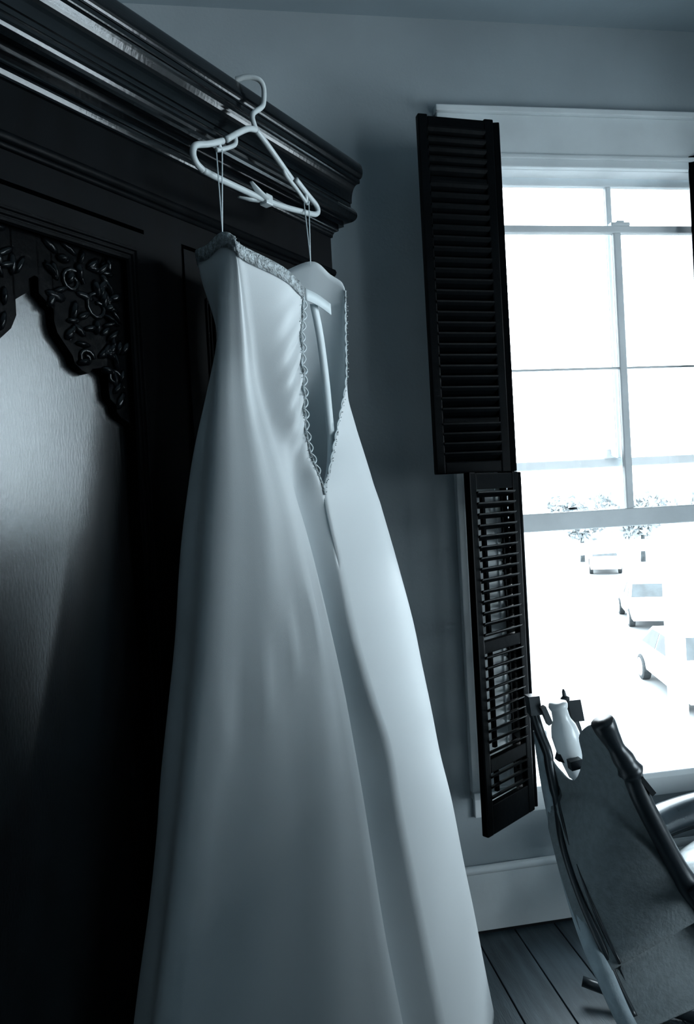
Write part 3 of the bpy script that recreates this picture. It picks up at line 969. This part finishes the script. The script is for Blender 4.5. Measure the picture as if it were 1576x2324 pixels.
MB().obox((0.838, 1.76, 0.738), (1, 0, 0.15), (0, 1, 0), (-0.15, 0, 1), 0.016, 0.012, 0.012).build('peg', CW, ch)
# arms, seat, legs, rockers (mostly beyond the right edge); the seat faces right and a little towards the viewer
CF, CL = Vector((0.85, -0.527, 0)), Vector((0.527, 0.85, 0))


def cpt(f_, l_, z):
    return Vector((1.15, 1.50, z)) + CF * f_ + CL * l_


MB().tube(cr([(1.015, 1.545, 0.470), (1.05, 1.515, 0.490)] + [tuple(cpt(f_, -0.21, z)) for f_, z in ((0.10, 0.50), (0.22, 0.495), (0.27, 0.475))], 6), 0.030, 12, flat=0.6).build('armrest', CW, ch, True)
MB().tube(cr([tuple(cpt(f_, 0.21, z)) for f_, z in ((-0.12, 0.44), (-0.02, 0.46), (0.15, 0.465), (0.25, 0.45))], 6), 0.020, 10, flat=0.6).build('armrest', CW, ch, True)
MB().obox(cpt(-0.02, 0.10, 0.255), CF, CL, (0, 0, 1), 0.16, 0.10, 0.015).build('seat', M['chaircloth'], ch)
for l_ in (-0.2, 0.2):
    MB().lathe(cpt(0.20, l_, 0.035), cpt(0.19, l_, 0.47), [(0, 0.012), (0.2, 0.018), (0.4, 0.014), (0.6, 0.022), (0.8, 0.014), (1, 0.016)], 10).build('front_leg', CW, ch, True)
    MB().lathe(cpt(-0.21, l_, 0.04), cpt(-0.20, l_, 0.27), [(0, 0.012), (0.3, 0.018), (0.6, 0.014), (1, 0.02)], 10).build('rear_leg', CW, ch, True)
    pth = []
    for i in range(21):
        t = i / 20 - 0.5
        pth.append(cpt(-0.03 + 0.80 * t, l_ + 0.02 * (1 if l_ > 0 else -1), 0.014 + 0.17 * t * t))
    MB().tube(pth, 0.014, 8).build('rocker', CW, ch, True)

# ------------------------------------------------------------------ unseen chest of drawers, added to shade the lower dress
cx0, cx1, cy0, cy1, chz = 0.93, 1.28, -0.10, 1.11, 1.45
cs = thing('shade_chest', 'unseen dark chest of drawers added right of the dress to shade its lower part', 'chest', ((cx0 + cx1) / 2, (cy0 + cy1) / 2, 0))
CWc = M['armoire']
MB().box(cx0 + 0.02, cx1 - 0.01, cy0 + 0.02, cy1 - 0.02, 0.08, chz - 0.03).build('carcass', CWc, cs)
MB().box(cx0, cx1, cy0, cy1, chz - 0.03, chz, 0.006).build('top', CWc, cs)
for xa in (cx0 + 0.03, cx1 - 0.07):
    for ya in (cy0 + 0.03, cy1 - 0.08):
        MB().box(xa, xa + 0.05, ya, ya + 0.05, 0.0, 0.08, 0.004).build('foot', CWc, cs)
for k_ in range(4):
    za = 0.11 + k_ * 0.326
    dw = MB().box(cx0 + 0.005, cx0 + 0.02, cy0 + 0.05, cy1 - 0.05, za, za + 0.312, 0.004).build('drawer', CWc, cs)
    for yk in (cy0 + 0.2, cy1 - 0.2):
        MB().lathe((cx0 + 0.006, yk, za + 0.11), (cx0 - 0.018, yk, za + 0.11), [(0, 0.008), (0.4, 0.007), (0.6, 0.014), (0.9, 0.014), (1, 0.006)], 10).build('knob', M['metal'], dw, True)

# ------------------------------------------------------------------ low bentwood chair with white cushion under the window
lc_ = thing('bentwood_chair', 'low wooden chair with thick curved back rail and white cushion under the window sill', 'chair', (1.70, 1.90, 0.0))
RWm = M['railwood']
BX, BY = 1.70, 1.90


def bpt(an, ka, z):
    a_ = math.radians(an)
    return (BX + 0.60 * ka * math.cos(a_), BY + 0.235 * ka * math.sin(a_), z)


pth = [bpt(195 - 210 * i / 28, 1, 0.412) for i in range(29)]
MB().tube(pth, 0.048, 14, flat=0.95).build('back_rail', RWm, lc_, True)
MB().tube([(x, y, z - 0.052) for x, y, z in pth], 0.011, 8).build('rail_bead', RWm, lc_, True)
V, Fc = [], []
for z, ka in ((0.235, 0.84), (0.24, 0.88), (0.265, 0.88), (0.275, 0.85)):
    V += [bpt(360 * k_ / 36, ka, z) for k_ in range(36)]
for i in range(3):
    for k_ in range(36):
        Fc.append((i * 36 + k_, i * 36 + (k_ + 1) % 36, (i + 1) * 36 + (k_ + 1) % 36, (i + 1) * 36 + k_))
Fc += [tuple(range(36)), tuple(range(108, 144))]
mesh_obj('seat', V, Fc, RWm, lc_)
V, Fc = [], []
nr, na = 16, 56
for i in range(nr + 1):
    for k_ in range(na):
        an = 2 * math.pi * k_ / na
        q = math.sin(math.pi * 0.5 * min(1, i / (nr - 3)))
        h = 0.118 * max(0.0, 1 - q ** 8) ** 0.5 if i < nr - 1 else 0.01
        h += (0.012 * math.sin(3 * an + 4 * q) * math.sin(q * 9) + 0.007 * math.sin(7 * an + 13 * q)) * (1 - q ** 6)
        x_, y_, _z = bpt(math.degrees(an), 0.87 * q, 0)
        V.append((x_, y_, 0.276 + max(h, 0)))
for i in range(nr):
    for k_ in range(na):
        l = (k_ + 1) % na
        Fc.append((i * na + k_, i * na + l, (i + 1) * na + l, (i + 1) * na + k_))
mesh_obj('cushion', V, Fc, M['cushion'], lc_, True)
for an in (210, 330, 30, 150):
    MB().lathe(bpt(an, 0.80, 0.0), bpt(an, 0.74, 0.245), [(0, 0.012), (0.4, 0.018), (1, 0.02)], 10).build('leg', RWm, lc_, True)
for an in (188, -8, 158, 22):
    MB().lathe(bpt(an, 0.90, 0.25), bpt(an, 0.98, 0.39), [(0, 0.014), (0.5, 0.018), (1, 0.014)], 10).build('back_post', RWm, lc_, True)

# ------------------------------------------------------------------ the street below the window
GZ = -3.5
gr = MB().box(-60, 130, 3.2, 150, GZ - 0.2, GZ).build('ground', M['ground'])
gr['kind'] = 'structure'
# porch frame just outside
pr = thing('porch_railing', 'white porch post and rail standing outside the window', 'railing', (2.33, 3.6, GZ))
MB().box(2.29, 2.365, 3.56, 3.64, GZ, 1.14, 0.006).build('post', M['porch'], pr)
MB().box(4.6, 4.675, 3.56, 3.64, GZ, 1.14, 0.006).build('post', M['porch'], pr)
MB().box(1.75, 4.9, 3.57, 3.63, 1.10, 1.16, 0.006).build('rail', M['porch'], pr)


def car(label, loc, rz, paint, s=1.0, group='cars parked in the street'):
    r = thing('parked_car', label, 'car', loc, rz, group)
    W = 0.86

    def pz(prof_, w0, w1, nm, m, smooth=False):
        n = len(prof_)
        V_ = [(x, -w(z) if callable(w0) else -w0, z) for x, z in prof_ for w in (w0,)]
        return V_
    body = [(-2.15, 0.32), (-2.2, 0.55), (-2.15, 0.82), (-1.6, 0.92), (-0.9, 0.95), (1.0, 0.95), (1.7, 0.93), (2.12, 0.88), (2.2, 0.6), (2.15, 0.32)]
    MB().prism(body, lambda p, h: (p[0], h * (1.0 if p[1] > 0.5 else 0.95), p[1]), -W, W).build('body', paint, r, local=True)
    roof = [(-0.95, 0.94, 0.80), (-0.35, 1.40, 0.64), (0.95, 1.42, 0.64), (1.65, 0.94, 0.80)]
    V_ = [(x, -w, z) for x, z, w in roof] + [(x, w, z) for x, z, w in roof]
    cab = mesh_obj('cabin', V_, [(0, 1, 2, 3), (4, 5, 6, 7), (0, 1, 5, 4), (1, 2, 6, 5), (2, 3, 7, 6), (0, 3, 7, 4)], paint, r, local=True)

    def pane(nm, pts, off):
        o3 = Vector(off)
        q = [Vector(p) for p in pts]
        mesh_obj(nm, [p + o3 for p in q] + [p + o3 * 0.2 for p in q], [(0, 1, 2, 3), (4, 5, 6, 7), (0, 1, 5, 4), (1, 2, 6, 5), (2, 3, 7, 6), (3, 0, 4, 7)], M['carglass'], cab, local=True)
    for sy in (-1, 1):
        pane('side_window', [(-0.75, sy * 0.787, 0.98), (-0.30, sy * 0.655, 1.35), (0.25, sy * 0.655, 1.36), (0.25, sy * 0.787, 0.98)], (0, sy * 0.012, 0.003))
        pane('side_window', [(0.32, sy * 0.787, 0.98), (0.32, sy * 0.655, 1.36), (0.90, sy * 0.655, 1.36), (1.40, sy * 0.787, 0.98)], (0, sy * 0.012, 0.003))
    pane('windscreen', [(-0.92, -0.70, 0.97), (-0.92, 0.70, 0.97), (-0.40, 0.58, 1.37), (-0.40, -0.58, 1.37)], (-0.012, 0, 0.012))
    pane('rear_window', [(1.62, -0.70, 0.97), (1.62, 0.70, 0.97), (1.00, 0.58, 1.38), (1.00, -0.58, 1.38)], (0.012, 0, 0.012))
    for sx in (-1.35, 1.35):
        for sy in (-1, 1):
            w_ = MB().lathe((sx, sy * 0.68, 0.32), (sx, sy * 0.89, 0.32), [(0, 0.25), (0.05, 0.32), (0.9, 0.32), (1, 0.27)], 18).build('wheel', M['tyre'], r, local=True)
            MB().lathe((sx, sy * 0.885, 0.32), (sx, sy * 0.905, 0.32), [(0, 0.24), (0.7, 0.22), (1, 0.05)], 14).build('hubcap', M['chrome'], w_, local=True)
    for xe in (-1, 1):
        MB().box(min(xe * 2.14, xe * 2.26), max(xe * 2.14, xe * 2.26), -0.82, 0.82, 0.36, 0.52, 0.03).build('bumper', M['lamp'], r, local=True)
        for sy in (-1, 1):
            MB().box(min(xe * 2.12, xe * 2.21), max(xe * 2.12, xe * 2.21), sy * 0.65 - 0.16, sy * 0.65 + 0.16, 0.62, 0.78, 0.02).build('car_lamp', M['lamp'], r, local=True)
    return r


VA = math.atan2(16.5, 9.8)
car('white car with a visible front wheel parked nearest below the window, behind the porch post', (10.55, 15.6, GZ), VA + math.radians(15), M['carpaint'])
car('white car parked second nearest, just beyond the nearest car', (16.5, 21.9, GZ), VA + math.radians(12), M['carpaint'])
car('white car with dark windscreen parked left of the second nearest car', (14.9, 24.6, GZ), VA + math.radians(8), M['carpaint'])
car('white car parked farthest away in the street', (21.6, 40.1, GZ), VA + math.radians(4), M['carpaint'])
car('silver car half hidden at the far right of the street', (28.0, 37.0, GZ), VA + math.radians(40), M['carpaint2'])


def tree(label, x, y, h, r0, seed, group='street trees'):
    t_ = thing('street_tree', label, 'tree', (x, y, GZ), 0, group)
    rn = random.Random(seed)
    b_ = MB().tube([(0, 0, 0), (0.05, 0, h * 0.4), (-0.05, 0.05, h * 0.8)], [0.16, 0.12, 0.05], 8)
    for _ in range(5):
        a_ = rn.uniform(0, 6.28)
        b_.tube([(0, 0, h * rn.uniform(0.35, 0.6)), (math.cos(a_) * r0 * 0.6, math.sin(a_) * r0 * 0.6, h * rn.uniform(0.65, 0.85))], [0.06, 0.02], 6)
    b_.build('trunk', M['bark'], t_, True, local=True)
    V_, F_ = [], []
    clumps = [(rn.gauss(0, 0.45) * r0, rn.gauss(0, 0.45) * r0, h * 0.72 + rn.uniform(-0.25, 0.25) * h, rn.uniform(0.25, 0.5) * r0) for _ in range(16)]
    for _ in range(1300):
        cx_, cy_, cz_, cr_ = rn.choice(clumps)
        p = Vector((cx_, cy_, cz_)) + Vector((rn.gauss(0, 1), rn.gauss(0, 1), rn.gauss(0, 0.8))) * cr_ * 0.6
        e = Euler((rn.uniform(0, 6.28), rn.uniform(0, 6.28), 0)).to_matrix()
        sz = rn.uniform(0.16, 0.32)
        k_ = len(V_)
        V_ += [p + e @ Vector(q) * sz for q in ((-1, 0, 0), (0, -0.5, 0), (1, 0, 0), (0, 0.5, 0))]
        F_.append((k_, k_ + 1, k_ + 2, k_ + 3))
    tag(mesh_obj('foliage', V_, F_, M['leaf'], t_, local=True), kind='stuff')


tree('leafy street tree standing behind the far parked car', 23.2, 46.0, 4.3, 1.5, 11)
tree('leafy street tree standing above the second-row car', 26.2, 43.6, 4.1, 1.5, 12)
tree('leafy street tree at the right edge behind the parked cars', 33.5, 47.0, 4.6, 1.7, 13)
